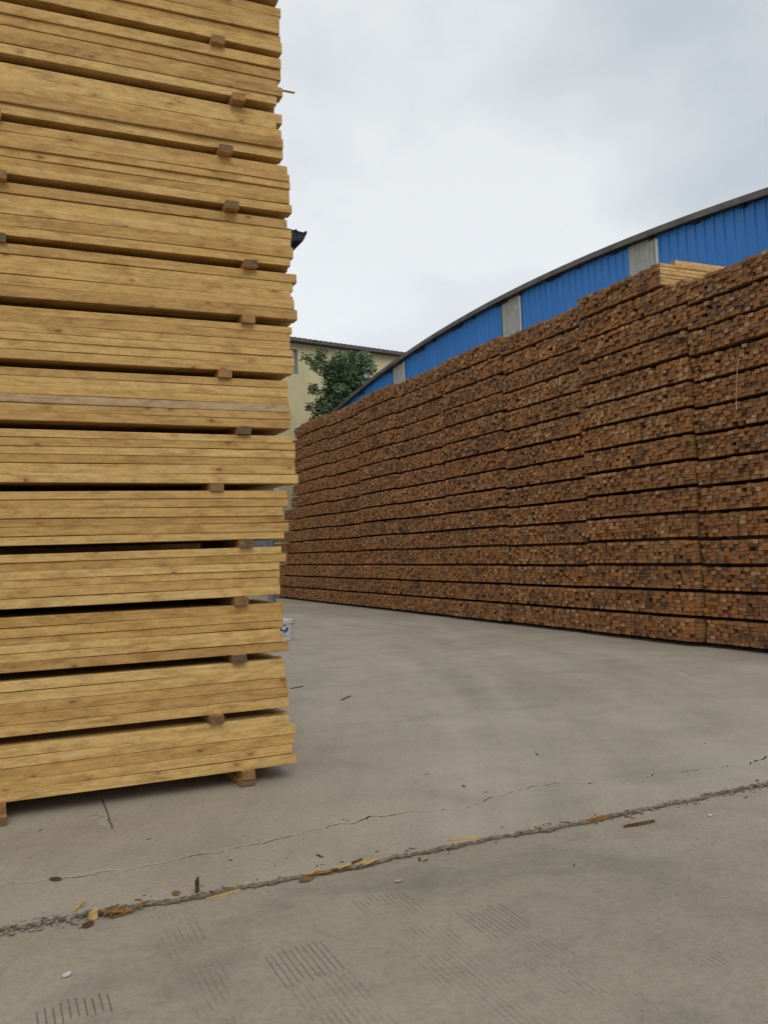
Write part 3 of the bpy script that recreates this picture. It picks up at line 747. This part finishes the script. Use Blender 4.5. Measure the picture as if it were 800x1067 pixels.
for i in range(9):
    x = .40+rnd.uniform(0, .2); y = 3.955+rnd.uniform(-.02, .03); a = rnd.uniform(-.6, .8); l = rnd.uniform(.05, .12)
    sliver('bark_strip', (x-l/2*math.cos(a), y-l/2*math.sin(a)), (x+l/2*math.cos(a), y+l/2*math.sin(a)), rnd.uniform(.012, .022), .006, rnd.choice([m_leafdry, m_bark2, m_leafdry]), 'brown bark curl in the heap in the joint at the lower left', 'bark', 'bark curls heaped in the joint', rnd.uniform(0, .014), zf+rnd.uniform(0, .025))
sliver('wood_chip', (.375, 3.95), (.40, 3.975), .035, .03, m_straw, 'small ochre wood chip beside the heap of bark curls', 'wood scrap', LG, .01, zf)
for i in range(8):
    x = 1.36+.34*i/8+rnd.uniform(-.02, .02); y = 3.955+rnd.uniform(-.012, .02); a = rnd.uniform(-.25, .3); l = rnd.uniform(.07, .15)
    sliver('bark_strip', (x-l/2*math.cos(a), y-l/2*math.sin(a)), (x+l/2*math.cos(a), y+l/2*math.sin(a)), rnd.uniform(.014, .026), .006, rnd.choice([m_leafdry, m_straw, m_bark2, m_leafdry]), 'tan bark shred in the long heap along the middle of the joint', 'bark', 'bark shreds heaped mid joint', rnd.uniform(0, .02), zf+rnd.uniform(0, .015))
def leaf(x, y, z, s, a, m, label):
    mb = MB(); n = 8; V = []
    for i in range(n+1):
        t_ = i/n; l = (t_-.5)*s; w_ = s*.3*math.sin(math.pi*t_)**.7
        zz = z+.002+.05*s*(2*t_-1)**2
        for q, dz in ((-w_, .05*s), (0, 0), (w_, .03*s)):
            V.append((x+l*math.cos(a)-q*math.sin(a), y+l*math.sin(a)+q*math.cos(a), zz+dz*math.sin(math.pi*t_)))
    mb.add(V, [(3*i+j, 3*i+j+1, 3*i+4+j, 3*i+3+j) for i in range(n) for j in range(2)])
    o = mb.build('dry_leaf', m, None, (x, y, z)); md = o.modifiers.new('thickness', 'SOLIDIFY'); md.thickness = .0015
    return tag(o, label, 'leaf')
leaf(1.325, 3.925, zf, .085, .3, m_leafdry, 'curled tan leaf on the joint just left of the bark shreds')
leaf(.36, 3.90, zf, .075, 1.1, m_bark2, 'dark dry leaf below the rubble at the lower left')
leaf(.745, 4.02, .0, .06, 1.5, m_leafdry, 'small brown leaf on the slab edge left of the upright bark sliver')
leaf(2.72, 4.0, -.005, .07, .2, m_leafdry, 'rusty leaf on the slab edge right of the yellow splinter')
leaf(.27, 4.48, .0, .07, 2.3, m_bark2, 'narrow dark leaf on the slab at the left above the joint')
leaf(.244, 3.478, zf, .045, .9, m_paper, 'small white paper scrap on the lane at the lower left')['category'] = 'paper scrap'
leaf(1.693, 3.70, zf, .045, .2, m_pink, 'small pink plastic scrap on the lane near the middle')['category'] = 'plastic scrap'
leaf(3.6, 3.72, zf, .035, .4, m_paper, 'tiny white scrap on the lane at the right')['category'] = 'paper scrap'
# broken concrete crumbs along the joint
mb = MB()
def crumb(x, y, z, s):
    V = []
    for d in ((1, 0, 0), (-1, 0, 0), (0, 1, 0), (0, -1, 0), (0, 0, 1), (0, 0, -1), (.7, .7, .4), (-.7, .6, .5), (-.6, -.7, .4), (.7, -.6, .5)):
        k = s*rnd.uniform(.65, 1.1); V.append((x+d[0]*k, y+d[1]*k, z+s*.45+d[2]*k*.65))
    F = [(4, 6, 7), (4, 7, 8), (4, 8, 9), (4, 9, 6), (6, 2, 7), (7, 1, 8), (8, 3, 9), (9, 0, 6), (6, 0, 2), (7, 2, 1), (8, 1, 3), (9, 3, 0), (5, 2, 0), (5, 1, 2), (5, 3, 1), (5, 0, 3)]
    mb.add(V, F, tone=rnd.random())
for i in range(620):
    q = rnd.random()
    if q < .34: x = rnd.gauss(.12, .22); sp = .05
    elif q < .62: x = rnd.gauss(4.25, .5); sp = .05
    else:
        if rnd.random() < .72: continue
        x = rnd.uniform(-.2, 5); sp = .016
    y = edge_y(x)+rnd.gauss(-.012, sp*.6)
    s = min(.02, rnd.lognormvariate(-5.2, .5))
    crumb(x, y, zf if y < edge_y(x) else -.004, s)
for i in range(1500):
    x = rnd.uniform(-.3, 5.2)
    if fbm(x*2.7, 51) < rnd.uniform(-.5, .35): continue
    y = edge_y(x)+rnd.gauss(-.008, .011)
    n0 = len(mb.m); crumb(x, y, zf if y < edge_y(x) else -.002, rnd.uniform(.0018, .0055)); mb.m[n0:] = [rnd.choice([0, 1, 1, 2, 2])]*(len(mb.m)-n0)
tag(mb.build('gravel', [m_gravel, m_soil, m_leafdry], None, (2, 3.97, 0)), 'crumbled grey concrete scattered along the broken slab joint', 'gravel', None, 'stuff')

# fine dark chips and grit lying loose on the slabs
mb = MB()
for i in range(170):
    q = rnd.random()
    x = rnd.uniform(-.3, 6.5); y = 3.97+rnd.gauss(0, .05) if q < .8 else rnd.uniform(3.4, 5.4)
    z = .001 if y > edge_y(x) else zf
    a = rnd.uniform(0, 6.28); l = rnd.lognormvariate(-4.6, .6); l = min(l, .03); w_ = l*rnd.uniform(.2, .6)
    d = Vector((math.cos(a), math.sin(a), 0))*l; n_ = Vector((-math.sin(a), math.cos(a), 0))*w_
    p = Vector((x, y, z)); h = Vector((0, 0, rnd.uniform(.002, .006)))
    mb.add([p-d-n_*.5, p+d-n_*.6, p+d*.9+n_*.5, p-d*.8+n_*.7, p-d*.8+h, p+d*.8+h*.8], [(0, 1, 5, 4), (2, 3, 4, 5), (1, 2, 5), (3, 0, 4)], rnd.choice([0, 0, 1, 2]))
tag(mb.build('wood_chips', [m_bark2, m_leafdry, m_straw], None, (2, 4, 0)), 'fine dark chips and grit scattered on the concrete', 'litter', None, 'stuff')
